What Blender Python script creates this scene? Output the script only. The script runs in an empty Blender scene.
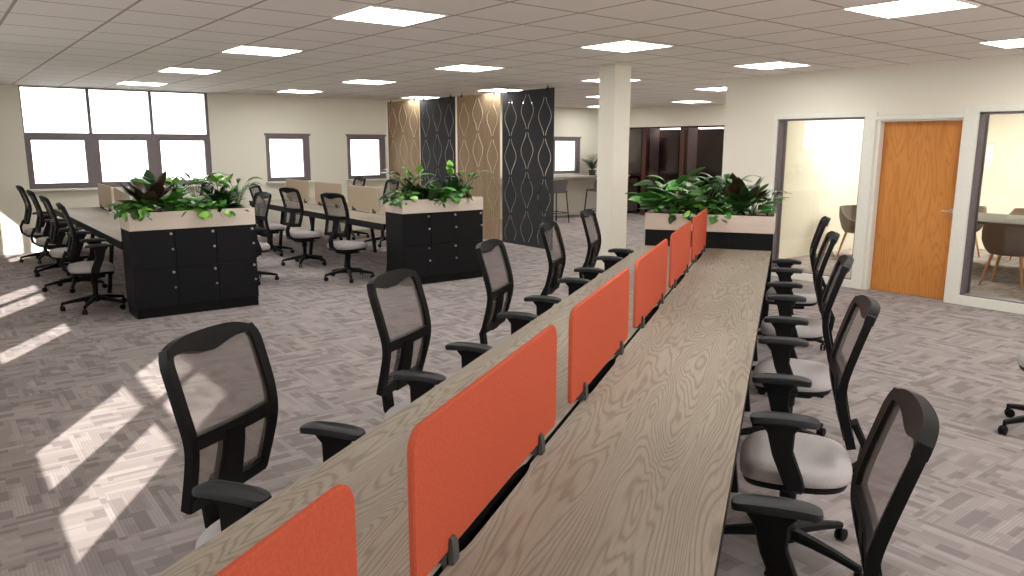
import bpy, math, random
from mathutils import Vector, Matrix
PI = math.pi
S = bpy.context.scene
COL = S.collection

# ------------------------------------------------------------------ camera, sky, sun, exposure
F_PX, YAW, PITCH, ROLL, CAM_H = 762.3, -0.91955, 0.18525, -0.00246, 1.70
fwd = Vector((math.sin(YAW)*math.cos(PITCH), math.cos(YAW)*math.cos(PITCH), -math.sin(PITCH)))
rgt = Vector((math.cos(YAW), -math.sin(YAW), 0))
dwn = fwd.cross(rgt)
c_, s_ = math.cos(ROLL), math.sin(ROLL)
rgt, dwn = rgt*c_ + dwn*s_, dwn*c_ - rgt*s_
cd = bpy.data.cameras.new('camera'); cam = bpy.data.objects.new('camera', cd); COL.objects.link(cam)
cd.sensor_width = 36; cd.lens = F_PX/1024*36; cd.clip_end = 200; cd.clip_start = 0.05
m = Matrix.Identity(4)
for i in range(3):
    m[i][0], m[i][1], m[i][2] = rgt[i], -dwn[i], -fwd[i]
m[2][3] = CAM_H
cam.matrix_world = m
S.camera = cam

W = bpy.data.worlds.new('overcast sky'); S.world = W; W.use_nodes = True
bg = W.node_tree.nodes['Background']; bg.inputs[0].default_value = (1.0, 1.0, 1.0, 1); bg.inputs[1].default_value = 3.2

sl = bpy.data.lights.new('sun', 'SUN'); sl.energy = 9.0; sl.angle = math.radians(0.6); sl.color = (1, .95, .87)
sun = bpy.data.objects.new('sun', sl); COL.objects.link(sun); sun.location = (6, -8, 8)
sun.rotation_euler = Vector((-1.54, 0.96, -1.0)).to_track_quat('-Z', 'Y').to_euler()

PANEL_STRENGTH = 14.0        # the square ceiling lights
MEET_STRENGTH = 62.0        # the lights inside the meeting room
S.view_settings.view_transform = 'Standard'; S.view_settings.look = 'None'
S.view_settings.exposure = 0.5; S.view_settings.gamma = 1.0; S.view_settings.use_curve_mapping = False
S.cycles.use_denoising = True
S.cycles.max_bounces = 10; S.cycles.diffuse_bounces = 6; S.cycles.transparent_max_bounces = 24
S.cycles.caustics_reflective = False; S.cycles.caustics_refractive = False
S.cycles.sample_clamp_indirect = 6.0

# ------------------------------------------------------------------ materials
def srgb(r, g, b):
    f = lambda c: (c/255/12.92) if c/255 <= .04045 else ((c/255+.055)/1.055)**2.4
    return (f(r), f(g), f(b), 1)

def new_mat(name, col=(.5, .5, .5, 1), rough=.6, metal=0, spec=.5):
    mt = bpy.data.materials.new(name); mt.use_nodes = True
    b = mt.node_tree.nodes['Principled BSDF']
    b.inputs['Base Color'].default_value = col; b.inputs['Roughness'].default_value = rough
    b.inputs['Metallic'].default_value = metal; b.inputs['Specular IOR Level'].default_value = spec
    return mt

class NT:
    """small helper for node wiring"""
    def __init__(s, mt): s.t = mt.node_tree; s.b = s.t.nodes['Principled BSDF']
    def n(s, typ, **kw):
        nd = s.t.nodes.new(typ)
        for k, v in kw.items(): setattr(nd, k, v)
        return nd
    def l(s, a, b): s.t.links.new(a, b)
    def coord(s, scale=(1, 1, 1), rot=(0, 0, 0), kind='Object'):
        tc = s.n('ShaderNodeTexCoord'); mp = s.n('ShaderNodeMapping')
        mp.inputs['Scale'].default_value = scale; mp.inputs['Rotation'].default_value = rot
        s.l(tc.outputs[kind], mp.inputs[0]); return mp.outputs[0]
    def noise(s, vec, scale=5, detail=2, rough=.5, dist=0):
        nd = s.n('ShaderNodeTexNoise'); s.l(vec, nd.inputs['Vector'])
        nd.inputs['Scale'].default_value = scale; nd.inputs['Detail'].default_value = detail
        nd.inputs['Roughness'].default_value = rough; nd.inputs['Distortion'].default_value = dist
        return nd.outputs[0]
    def math(s, op, a, b=None, c=None):
        nd = s.n('ShaderNodeMath', operation=op)
        for i, v in enumerate((a, b, c)):
            if v is None: continue
            if isinstance(v, (int, float)): nd.inputs[i].default_value = v
            else: s.l(v, nd.inputs[i])
        return nd.outputs[0]
    def ramp(s, fac, stops):
        nd = s.n('ShaderNodeValToRGB'); s.l(fac, nd.inputs[0]); e = nd.color_ramp.elements
        e[0].position, e[0].color = stops[0]; e[1].position, e[1].color = stops[-1]
        for p, c in stops[1:-1]:
            k = e.new(p); k.color = c
        return nd.outputs[0]
    def mix(s, fac, a, b, blend='MIX'):
        nd = s.n('ShaderNodeMix', data_type='RGBA', blend_type=blend)
        for sock, v in ((nd.inputs[0], fac), (nd.inputs[6], a), (nd.inputs[7], b)):
            if isinstance(v, (int, float, tuple)): sock.default_value = v
            else: s.l(v, sock)
        return nd.outputs[2]
    def bump(s, h, strength=.2, dist=.01):
        nd = s.n('ShaderNodeBump'); nd.inputs['Strength'].default_value = strength; nd.inputs['Distance'].default_value = dist
        s.l(h, nd.inputs['Height']); s.l(nd.outputs[0], s.b.inputs['Normal'])
    def base(s, c): s.l(c, s.b.inputs['Base Color'])

def noisy(name, c1, c2, scale=40, rough=.8, bump=.1, stretch=(1, 1, 1), detail=3, metal=0, spec=.4):
    mt = new_mat(name, c1, rough, metal, spec); t = NT(mt); v = t.coord(stretch)
    n = t.noise(v, scale, detail)
    t.base(t.ramp(n, [(.3, c1), (.7, c2)]))
    if bump: t.bump(n, bump, .004)
    return mt

def wood(name, light, mid, dark, along='Y', freq=9, sc=1.0, rough=.55, line=.55):
    mt = new_mat(name, mid, rough, 0, .18); t = NT(mt)
    lo, hi = .55*sc, 4.6*sc
    sca = {'X': (lo, hi, hi), 'Y': (hi, lo, hi), 'Z': (hi, hi, lo)}[along]
    v = t.coord(sca)
    field = t.noise(v, .75, 3, .35, .25)
    rings = t.math('SINE', t.math('MULTIPLY', field, freq*6.283))
    rings = t.math('POWER', t.math('MULTIPLY_ADD', rings, .5, .5), 2.6)
    fs = {'X': (2, 60, 60), 'Y': (60, 2, 60), 'Z': (60, 60, 2)}[along]
    fine = t.noise(t.coord(fs), 3.0*sc, 3, .6)
    broad = t.noise(t.coord({'X': (.5, 3, 3), 'Y': (3, .5, 3), 'Z': (3, 3, .5)}[along]), 1.6, 2)
    c = t.ramp(broad, [(.3, mid), (.7, light)])
    c = t.mix(t.math('MULTIPLY', rings, line), c, dark)
    c = t.mix(t.math('MULTIPLY', t.ramp(fine, [(.4, (0, 0, 0, 1)), (.75, (1, 1, 1, 1))]), .35), c, dark)
    t.base(c); t.bump(rings, .05, .002)
    return mt

def carpet_mat():
    mt = new_mat('carpet', (.3, .27, .26, 1), .95, 0, .1); t = NT(mt)
    tc = t.coord((1, 1, 1))
    sep = t.n('ShaderNodeSeparateXYZ'); t.l(tc, sep.inputs[0])
    x, y = sep.outputs[0], sep.outputs[1]
    T = .50
    chk = t.math('MODULO', t.math('ADD', t.math('FLOOR', t.math('DIVIDE', t.math('ADD', x, 300), T)), t.math('FLOOR', t.math('DIVIDE', t.math('ADD', y, 300), T))), 2)
    # turn every second tile a quarter
    inv = t.math('SUBTRACT', 1.0, chk)
    a = t.math('ADD', t.math('MULTIPLY', x, chk), t.math('MULTIPLY', y, inv))
    b = t.math('ADD', t.math('MULTIPLY', y, chk), t.math('MULTIPLY', x, inv))
    cmb = t.n('ShaderNodeCombineXYZ'); t.l(a, cmb.inputs[0]); t.l(b, cmb.inputs[1])
    def brick(w, h, off, sx):
        nd = t.n('ShaderNodeTexBrick'); mp = t.n('ShaderNodeMapping'); mp.inputs['Location'].default_value = (sx, sx*1.7, 0)
        t.l(cmb.outputs[0], mp.inputs[0]); t.l(mp.outputs[0], nd.inputs['Vector'])
        nd.offset = off; nd.inputs['Scale'].default_value = 1; nd.inputs['Mortar Size'].default_value = 0
        nd.inputs['Brick Width'].default_value = w; nd.inputs['Row Height'].default_value = h
        nd.inputs['Color1'].default_value = (0, 0, 0, 1); nd.inputs['Color2'].default_value = (1, 1, 1, 1)
        return nd.outputs[0]
    k1 = brick(.25, .0625, .5, 13.1)
    k2 = brick(.125, .0625, .33, 57.3)
    k3 = brick(.5, .03125, .4, 5.7)
    base = t.ramp(k1, [(0, srgb(146, 137, 135)), (.5, srgb(156, 147, 145)), (1, srgb(168, 159, 157))])
    dark = t.ramp(k2, [(.66, (0, 0, 0, 1)), (.70, (1, 1, 1, 1))])
    c = t.mix(t.math('MULTIPLY', dark, .6), base, srgb(121, 112, 112))
    lt = t.ramp(k3, [(.72, (0, 0, 0, 1)), (.76, (1, 1, 1, 1))])
    c = t.mix(t.math('MULTIPLY', lt, .4), c, srgb(180, 171, 170))
    # fine ribs of the loop pile
    rib = t.math('SINE', t.math('MULTIPLY', b, 6.283/.0155))
    c = t.mix(t.math('MULTIPLY_ADD', rib, .13, .13), c, srgb(122, 113, 114))
    t.base(c)
    t.bump(t.noise(tc, 320, 2), .25, .003)
    return mt

def ceiling_mat():
    mt = new_mat('ceiling tiles', (.5, .5, .5, 1), .9, 0, .15); t = NT(mt)
    tc = t.coord(); sep = t.n('ShaderNodeSeparateXYZ'); t.l(tc, sep.inputs[0])
    def line(v, p, o, w):
        fr = t.math('FRACT', t.math('DIVIDE', t.math('ADD', v, o + 100*p), p))
        d = t.math('MULTIPLY', t.math('ABSOLUTE', t.math('SUBTRACT', fr, .5)), p)       # p/2 at the line
        return t.math('GREATER_THAN', d, p/2 - w)
    g = t.math('MAXIMUM', line(t.math('MULTIPLY_ADD', sep.outputs[1], .044, t.math('SUBTRACT', sep.outputs[0], .17)), .64, 4.74, .011), line(sep.outputs[1], .625, -1.2, .011))
    n = t.noise(tc, 160, 3, .7)
    c = t.ramp(n, [(.3, srgb(236, 232, 226)), (.7, srgb(244, 240, 235))])
    c = t.mix(g, c, srgb(176, 166, 158))
    t.base(c); t.bump(t.math('ADD', t.math('MULTIPLY', g, .6), t.math('MULTIPLY', n, .2)), .35, .006)
    return mt

def glass_mat(name, tint=(.96, .97, .96, 1), refl=.06):
    mt = bpy.data.materials.new(name); mt.use_nodes = True; nt = mt.node_tree; nt.nodes.clear()
    o = nt.nodes.new('ShaderNodeOutputMaterial'); mx = nt.nodes.new('ShaderNodeMixShader')
    tr = nt.nodes.new('ShaderNodeBsdfTransparent'); gl = nt.nodes.new('ShaderNodeBsdfGlossy')
    lw = nt.nodes.new('ShaderNodeFresnel'); lw.inputs[0].default_value = 1.45
    tr.inputs[0].default_value = tint; gl.inputs['Roughness'].default_value = .02
    ml = nt.nodes.new('ShaderNodeMath'); ml.operation = 'MULTIPLY'; ml.inputs[1].default_value = refl/.04
    nt.links.new(lw.outputs[0], ml.inputs[0]); nt.links.new(ml.outputs[0], mx.inputs[0])
    nt.links.new(tr.outputs[0], mx.inputs[1]); nt.links.new(gl.outputs[0], mx.inputs[2]); nt.links.new(mx.outputs[0], o.inputs[0])
    return mt

def net_mat(name, col, open_):
    """woven mesh cloth: threads cover a share of it, light passes the rest"""
    mt = new_mat(name, col, .9, 0, .1); nt = mt.node_tree
    tr = nt.nodes.new('ShaderNodeBsdfTransparent'); mx = nt.nodes.new('ShaderNodeMixShader'); mx.inputs[0].default_value = open_
    o = nt.nodes['Material Output']; b = nt.nodes['Principled BSDF']
    nt.links.new(b.outputs[0], mx.inputs[1]); nt.links.new(tr.outputs[0], mx.inputs[2]); nt.links.new(mx.outputs[0], o.inputs[0])
    return mt

def emit_mat(name, col, st):
    mt = new_mat(name, (.9, .9, .9, 1), .5); b = mt.node_tree.nodes['Principled BSDF']
    b.inputs['Emission Color'].default_value = col; b.inputs['Emission Strength'].default_value = st
    return mt

M = {}
M['wall'] = noisy('wall paint', srgb(229, 224, 209), srgb(233, 228, 214), 60, .85, .04)
M['trim'] = noisy('white trim paint', srgb(228, 227, 216), srgb(232, 231, 221), 30, .5, .02)
M['carpet'] = carpet_mat()
M['ceiling'] = ceiling_mat()
M['frame'] = noisy('dark grey window frame', srgb(112, 102, 105), srgb(120, 110, 112), 50, .5, .02)
M['oak'] = wood('grey oak desktop', srgb(166, 156, 142), srgb(148, 138, 124), srgb(108, 97, 84), 'Y', 34, 1.7, .65, .5)
M['door'] = wood('orange oak veneer', srgb(214, 148, 82), srgb(204, 136, 70), srgb(178, 106, 46), 'Z', 12, 2.2, .45, .4)
M['black'] = noisy('black plastic', srgb(18, 18, 19), srgb(23, 23, 24), 80, .5, .03, spec=.15)
M['arm'] = noisy('black arm pad rubber', srgb(38, 40, 42), srgb(45, 47, 49), 120, .6, .08)
M['steel'] = noisy('black powder coated steel', srgb(17, 17, 18), srgb(22, 22, 23), 120, .55, .05, spec=.15)
M['locker'] = noisy('black locker laminate', srgb(23, 24, 26), srgb(27, 28, 30), 40, .5, .02, spec=.15)
M['chrome'] = noisy('brushed chrome', srgb(205, 205, 205), srgb(225, 225, 225), 60, .3, .02, metal=1)
M['seat'] = noisy('light grey seat fabric', srgb(172, 166, 165), srgb(185, 179, 178), 260, .95, .25, spec=.1)
M['net'] = net_mat('grey backrest mesh', srgb(128, 121, 118), .60)
M['felt'] = noisy('orange felt', srgb(190, 87, 63), srgb(200, 95, 70), 140, .95, .2, spec=.1)
M['beige'] = noisy('beige felt', srgb(190, 173, 151), srgb(200, 183, 161), 140, .95, .2, spec=.1)
M['clip'] = noisy('dark grey clip plastic', srgb(72, 72, 72), srgb(82, 82, 82), 60, .5, .05)
M['trough'] = wood('pale ash trough board', srgb(236, 223, 211), srgb(229, 215, 202), srgb(212, 195, 181), 'X', 5, .8, .6, .3)
M['soil'] = noisy('dark potting soil', srgb(44, 32, 24), srgb(66, 50, 38), 60, .95, .6)
M['tan'] = wood('tan screen board', srgb(178, 156, 128), srgb(166, 143, 115), srgb(146, 122, 96), 'Z', 6, .9, .7, .35)
M['charcoal'] = noisy('charcoal screen board', srgb(50, 51, 54), srgb(58, 59, 62), 50, .75, .06)
M['maroon'] = noisy('maroon booth board', srgb(76, 43, 38), srgb(86, 50, 44), 30, .6, .03)
M['booth'] = noisy('dark booth lining', srgb(58, 25, 23), srgb(68, 32, 29), 80, .9, .1)
M['boothfelt'] = noisy('grey brown booth felt', srgb(150, 136, 133), srgb(162, 148, 144), 120, .95, .1)
M['glass'] = glass_mat('clear glass')
M['dglass'] = glass_mat('grey booth glass', (.82, .77, .77, 1), .018)
M['panel'] = emit_mat('ceiling light diffuser', (1, .985, .95, 1), PANEL_STRENGTH)
M['mpanel'] = emit_mat('meeting room light diffuser', (1, .95, .82, 1), MEET_STRENGTH)
M['strip'] = emit_mat('booth light strip', (1, .97, .94, 1), 5)
M['shell'] = noisy('taupe chair fabric', srgb(98, 86, 76), srgb(110, 97, 87), 160, .95, .15, spec=.1)
M['legwood'] = wood('pale beech', srgb(206, 164, 122), srgb(194, 150, 108), srgb(170, 124, 84), 'Z', 5, 2, .5, .3)
M['table'] = noisy('pale grey table top', srgb(84, 80, 78), srgb(90, 86, 83), 30, .8, .01, spec=.1)
M['white'] = noisy('white board', srgb(226, 222, 214), srgb(232, 228, 220), 20, .5, .01)
M['stool'] = noisy('grey woven stool fabric', srgb(88, 84, 84), srgb(112, 107, 106), 90, .95, .3, stretch=(1, 1, 4))
M['counter'] = noisy('grey counter laminate', srgb(168, 160, 150), srgb(178, 170, 160), 20, .45, .02)
M['pot'] = noisy('dark plant pot', srgb(60, 58, 56), srgb(70, 68, 66), 30, .6, .05)
def leaf_mat(name, a, b, rough=.38):
    mt = noisy(name, a, b, 14, rough, .05, spec=.5)
    bs = mt.node_tree.nodes['Principled BSDF']
    return mt
M['g_dark'] = leaf_mat('dark green leaf', srgb(28, 58, 26), srgb(48, 84, 38))
M['g_mid'] = leaf_mat('mid green leaf', srgb(58, 116, 44), srgb(82, 142, 58))
M['g_lime'] = leaf_mat('lime green leaf', srgb(116, 176, 66), srgb(150, 200, 92))
M['g_red'] = leaf_mat('maroon green leaf', srgb(62, 44, 36), srgb(84, 62, 46))
M['g_fern'] = leaf_mat('grey green palm leaf', srgb(62, 78, 56), srgb(84, 100, 74))
M['stem'] = leaf_mat('green stem', srgb(66, 100, 48), srgb(80, 112, 58))

# ------------------------------------------------------------------ mesh helpers
class MB:
    def __init__(s): s.v = []; s.f = []; s.mi = []; s.k = 0
    def add(s, verts, faces, mi=None):
        o = len(s.v); s.v += [tuple(p) for p in verts]
        s.f += [tuple(i + o for i in f) for f in faces]; s.mi += [s.k if mi is None else mi]*len(faces)
    def box(s, x0, x1, y0, y1, z0, z1, ch=0.0, mi=None):
        if ch <= 0:
            s.add([(x0, y0, z0), (x1, y0, z0), (x1, y1, z0), (x0, y1, z0), (x0, y0, z1), (x1, y0, z1), (x1, y1, z1), (x0, y1, z1)],
                  [(3, 2, 1, 0), (4, 5, 6, 7), (0, 1, 5, 4), (1, 2, 6, 5), (2, 3, 7, 6), (3, 0, 4, 7)], mi)
        else:
            c = min(ch, (x1-x0)/2.01, (y1-y0)/2.01, (z1-z0)/2.01)
            def ring(i, z): return [(x0+i, y0+c+0*i, z)]
            rings = []
            for z, e in ((z0, c), (z0+c, 0), (z1-c, 0), (z1, c)):
                a0, a1, b0, b1 = x0+e, x1-e, y0+e, y1-e; k = c
                rings.append([(a0+k, b0, z), (a1-k, b0, z), (a1, b0+k, z), (a1, b1-k, z), (a1-k, b1, z), (a0+k, b1, z), (a0, b1-k, z), (a0, b0+k, z)])
            s.loft(rings, True, True, mi)
    def loft(s, rings, cap0=True, cap1=True, mi=None, closed=False):
        n = len(rings[0]); v = [p for r in rings for p in r]; f = []
        R = len(rings)
        for i in range(R if closed else R-1):
            for j in range(n):
                a, b = i*n+j, i*n+(j+1) % n; j2 = ((i+1) % R)*n
                f.append((a, b, j2+(j+1) % n, j2+j))
        if cap0 and not closed: f.append(tuple(range(n))[::-1])
        if cap1 and not closed: f.append(tuple((R-1)*n+j for j in range(n)))
        s.add(v, f, mi)
    def prism(s, poly, z0, z1, mi=None, side=None):
        n = len(poly)
        v = [(p[0], p[1], z0) for p in poly] + [(p[0], p[1], z1) for p in poly]
        s.add(v, [tuple(range(n))[::-1], tuple(range(n, 2*n))], mi)
        s.add(v, [(j, (j+1) % n, n+(j+1) % n, n+j) for j in range(n)], side if side is not None else mi)
    def tube(s, pts, rad, seg=10, mi=None):
        pts = [Vector(p) for p in pts]; n = len(pts)
        if not isinstance(rad, (list, tuple)): rad = [rad]*n
        rings = []; prev = None
        for i, p in enumerate(pts):
            d = (pts[min(i+1, n-1)] - pts[max(i-1, 0)]).normalized()
            ref = prev if prev else (Vector((0, 0, 1)) if abs(d.z) < .9 else Vector((1, 0, 0)))
            a = d.cross(ref).normalized(); b = a.cross(d).normalized(); prev = b
            rings.append([tuple(p + (a*math.cos(t) + b*math.sin(t))*rad[i]) for t in [2*PI*k/seg for k in range(seg)]])
        s.loft(rings, True, True, mi)
    def beam(s, pts, w, t, side, ch=.25, mi=None):
        """octagonal-section bar; w along 'side', t across"""
        pts = [Vector(p) for p in pts]; n = len(pts); side = Vector(side)
        if not isinstance(w, (list, tuple)): w = [w]*n
        if not isinstance(t, (list, tuple)): t = [t]*n
        rings = []
        for i, p in enumerate(pts):
            d = (pts[min(i+1, n-1)] - pts[max(i-1, 0)]).normalized()
            a = (side - d*side.dot(d)).normalized(); b = d.cross(a).normalized()
            hw, ht = w[i]/2, t[i]/2; c = min(hw, ht)*ch*2
            rings.append([tuple(p + a*x + b*y) for x, y in ((-hw+c, -ht), (hw-c, -ht), (hw, -ht+c), (hw, ht-c), (hw-c, ht), (-hw+c, ht), (-hw, ht-c), (-hw, -ht+c))])
        s.loft(rings, True, True, mi)
    def lathe(s, prof, seg=20, c=(0, 0, 0), mi=None, axis='z'):
        rings = []
        for r, z in prof:
            ring = []
            for k in range(seg):
                a = 2*PI*k/seg; q = (r*math.cos(a), r*math.sin(a), z)
                if axis == 'x': q = (q[2], q[0], q[1])
                if axis == 'y': q = (q[0], -q[2], q[1])
                ring.append((c[0]+q[0], c[1]+q[1], c[2]+q[2]))
            rings.append(ring)
        s.loft(rings, True, True, mi)
    def shell(s, us, vs, P, N, th, mi=None):
        """closed thin sheet: P(u,v) centre point, N(u,v) thickness direction"""
        nu, nv = len(us), len(vs); A = []; B = []
        for u in us:
            for v in vs:
                p = Vector(P(u, v)); n = Vector(N(u, v)); A.append(p + n*th/2); B.append(p - n*th/2)
        o = nu*nv; f = []; ix = lambda i, j: i*nv + j
        for i in range(nu-1):
            for j in range(nv-1):
                f.append((ix(i, j), ix(i+1, j), ix(i+1, j+1), ix(i, j+1)))
                f.append((o+ix(i, j), o+ix(i, j+1), o+ix(i+1, j+1), o+ix(i+1, j)))
        for i in range(nu-1):
            f.append((ix(i, 0), o+ix(i, 0), o+ix(i+1, 0), ix(i+1, 0)))
            f.append((ix(i, nv-1), ix(i+1, nv-1), o+ix(i+1, nv-1), o+ix(i, nv-1)))
        for j in range(nv-1):
            f.append((ix(0, j), ix(0, j+1), o+ix(0, j+1), o+ix(0, j)))
            f.append((ix(nu-1, j), o+ix(nu-1, j), o+ix(nu-1, j+1), ix(nu-1, j+1)))
        s.add(A+B, f, mi)
    def build(s, name, mats, parent=None, smooth=35, loc=None, rz=0):
        me = bpy.data.meshes.new(name); me.from_pydata(s.v, [], s.f)
        if not isinstance(mats, (list, tuple)): mats = [mats]
        for mt in mats: me.materials.append(M[mt] if isinstance(mt, str) else mt)
        me.polygons.foreach_set('material_index', s.mi)
        import bmesh
        bm = bmesh.new(); bm.from_mesh(me); bmesh.ops.recalc_face_normals(bm, faces=bm.faces); bm.to_mesh(me); bm.free()
        if smooth:
            me.shade_smooth(); me.set_sharp_from_angle(angle=math.radians(smooth))
        o = bpy.data.objects.new(name, me); COL.objects.link(o)
        if parent: o.parent = parent
        if loc: o.location = loc
        o.rotation_euler.z = rz
        return o

def tag(o, label, cat, group=None, kind=None):
    o['label'] = label; o['category'] = cat
    if group: o['group'] = group
    if kind: o['kind'] = kind
    return o
def thing(name, label, cat, loc=(0, 0, 0), rz=0, group=None):
    o = bpy.data.objects.new(name, None); COL.objects.link(o); o.empty_display_size = .1
    o.location = loc; o.rotation_euler.z = rz
    return tag(o, label, cat, group)
def struct(o, label=None):
    o['kind'] = 'structure'
    if label: o['label'] = label
    return o
KIDS = {}
def dup(o, parent=None):
    c = o.copy(); COL.objects.link(c)
    if parent: c.parent = parent
    for ch in sorted([k for k in bpy.data.objects if k.parent == o], key=lambda k: k.name): dup(ch, c)
    return c
ORD = ['first', 'second', 'third', 'fourth', 'fifth', 'sixth', 'seventh', 'eighth']

# ------------------------------------------------------------------ the shell of the room
XW, YD, YF, YS, XE, HC = -14.184, 8.836, 14.0, -0.70, 3.2, 2.594
XC = -6.77                       # free corner of the meeting-room wall
b = MB(); b.box(XW-.3, XE+.3, YS-.3, YF+2.2, -.12, 0); struct(b.build('floor', 'carpet', smooth=0), 'mottled grey mauve carpet floor in small striped blocks')
b = MB(); b.box(XW-.3, XE+.3, YS-.3, YF+2.2, HC, HC+.12); struct(b.build('ceiling', 'ceiling', smooth=0), 'grey suspended ceiling of square tiles')

def wall_mesh(axis, pos, th, a0, a1, z0, z1, holes):
    """wall in the plane axis=pos, thick th towards +axis (or - when th<0), with rectangular openings (a0,a1,z0,z1)"""
    A = sorted({a0, a1, *[h[0] for h in holes], *[h[1] for h in holes]}); Zs = sorted({z0, z1, *[h[2] for h in holes], *[h[3] for h in holes]})
    A = [a for a in A if a0 <= a <= a1]; Zs = [z for z in Zs if z0 <= z <= z1]
    solid = {}
    for i in range(len(A)-1):
        for j in range(len(Zs)-1):
            ca, cz = (A[i]+A[i+1])/2, (Zs[j]+Zs[j+1])/2
            solid[i, j] = not any(h[0] < ca < h[1] and h[2] < cz < h[3] for h in holes)
    b = MB()
    def P(a, d, z): return (pos+d, a, z) if axis == 'x' else (a, pos+d, z)
    for (i, j), sd in solid.items():
        if not sd: continue
        l, r, bt, tp = A[i], A[i+1], Zs[j], Zs[j+1]
        for d in (0, th): b.add([P(l, d, bt), P(r, d, bt), P(r, d, tp), P(l, d, tp)], [(0, 1, 2, 3)])
        for di, dj, e in ((-1, 0, (l, bt, l, tp)), (1, 0, (r, bt, r, tp)), (0, -1, (l, bt, r, bt)), (0, 1, (l, tp, r, tp))):
            if not solid.get((i+di, j+dj), False):
                b.add([P(e[0], 0, e[1]), P(e[2], 0, e[3]), P(e[2], th, e[3]), P(e[0], th, e[1])], [(0, 1, 2, 3)])
    return b

# window wall (left of the picture)
WIN = [(1.28, 4.08, 1.0, HC-.01), (5.07, 5.92, 1.02, 1.875), (6.70, 7.545, 1.02, 1.875), (12.04, 12.915, 1.02, 1.875)]
struct(wall_mesh('x', XW, -.22, YS-.2, YF+.2, 0, HC, WIN).build('wall_left', 'wall', smooth=0), 'cream wall with the windows')
def bars_x(b, x, d, rects):
    for y0, y1, z0, z1 in rects: b.box(x-d, x, y0, y1, z0, z1)
y0, y1, z0, z1 = WIN[0]
zm0, zm1 = 1.76, 1.875
b = MB(); t3 = (y1-y0)/3
bars_x(b, XW-.01, .06, [(y0, y1, zm0, zm1), (y0, y1, z0, z0+.085), (y0, y1, z1-.018, z1), (y0, y0+.018, zm1, z1), (y1-.04, y1, zm1, z1)])
bars_x(b, XW-.01, .06, [(y0, y0+.085, z0+.085, zm0), (y1-.095, y1, z0+.085, zm0)])
for k in (1, 2):
    bars_x(b, XW-.01, .06, [(y0+t3*k-.105, y0+t3*k+.105, z0+.085, zm0)])
    bars_x(b, XW-.012, .05, [(y0+t3*k-.022, y0+t3*k+.022, zm1, z1)])
w1 = struct(b.build('window_1', 'frame', smooth=0), 'large six pane window with dark grey frame')
g = MB(); g.box(XW-.05, XW-.044, y0, y1, z0, z1); g.build('glass', 'glass', w1, 0)
g = MB(); g.box(XW-.03, XW+.10, y0-.04, y1+.04, z0-.035, z0, .006); g.build('sill', 'trim', w1, 0)
for n, (y0, y1, z0, z1) in enumerate(WIN[1:]):
    b = MB(); f = .075
    bars_x(b, XW-.005, .06, [(y0, y1, z0, z0+f), (y0, y1, z1-f, z1), (y0, y0+f, z0+f, z1-f), (y1-f*1.6, y1, z0+f, z1-f)])
    w = struct(b.build('window_%d' % (n+2), 'frame', smooth=0), 'small square window with dark grey frame')
    g = MB(); g.box(XW-.05, XW-.044, y0, y1, z0, z1); g.build('glass', 'glass', w, 0)
    g = MB(); g.box(XW-.03, XW+.09, y0-.03, y1+.03, z0-.035, z0, .006); g.build('sill', 'trim', w, 0)
    g = MB(); g.box(XW-.03, XW+.012, y0-.02, y1+.02, z1-.01, z1+.03); g.build('blind_box', 'frame', w, 0)

# wall behind and beside the camera, whose windows let the sun in
SW = [(-3.30, -1.50, .96, 2.57), (-5.80, -5.22, 1.0, 1.80), (-8.35, -7.0, 1.0, 1.80), (-11.75, -10.55, 1.55, 2.57)]
struct(wall_mesh('y', YS, -.06, XW-.2, XE+.2, 0, HC, SW).build('wall_near', 'wall', smooth=0))
def bars_y(b, rects):
    for x0, x1, z0, z1 in rects: b.box(x0, x1, YS-.05, YS-.01, z0, z1)
b = MB(); bars_y(b, [(-3.3, -1.5, .96, 1.075), (-3.3, -1.5, 1.78, 1.87), (-3.3, -1.5, 2.54, 2.57), (-3.3, -3.15, 1.04, 1.78), (-2.50, -2.23, 1.04, 1.78), (-1.66, -1.5, 1.04, 1.78), (-3.3, -3.2, 1.87, 2.54), (-2.44, -2.36, 1.87, 2.54), (-1.62, -1.5, 1.87, 2.54)])
struct(b.build('window_5', 'frame', smooth=0))
for n, (x0, x1, z0, z1) in enumerate(SW[1:]):
    b = MB(); f = .07; xm = (x0+x1)/2
    bars_y(b, [(x0, x1, z0, z0+f), (x0, x1, z1-f, z1), (x0, x0+f, z0, z1), (x1-f, x1, z0, z1)] + ([(xm-.07, xm+.07, z0, z1)] if x1-x0 > .7 else []))
    struct(b.build('window_%d' % (n+6), 'frame', smooth=0))
FILL_EW = [(.3, 2.9, .95, 2.55), (3.2, 5.8, .95, 2.55), (6.0, 8.5, .95, 2.55)]  # unseen openings, added to bring daylight fill onto desk and ceiling
struct(wall_mesh('x', XE, .15, YS-.2, YF+.2, 0, HC, FILL_EW).build('wall_right', 'wall', smooth=0))
for n, (y0, y1, z0, z1) in enumerate(FILL_EW):
    b = MB(); bars_x(b, XE+.08, .05, [(y0, y1, z0, z0+.08), (y0, y1, z1-.05, z1), (y0, y0+.06, z0, z1), (y1-.06, y1, z0, z1), ((y0+y1)/2-.05, (y0+y1)/2+.05, z0, z1)])
    struct(b.build('window_%d' % (n+13), 'frame', smooth=0))  # frames of the added fill openings, out of view

# far wall with the opening of the booths
BX0, BX1, BZ = -13.78, -10.72, 2.14
struct(wall_mesh('y', YF, .15, XW-.2, XE+.2, 0, HC, [(BX0, BX1, 0, BZ)]).build('wall_far', 'wall', smooth=0), 'cream end wall above the dark booths')
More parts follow.
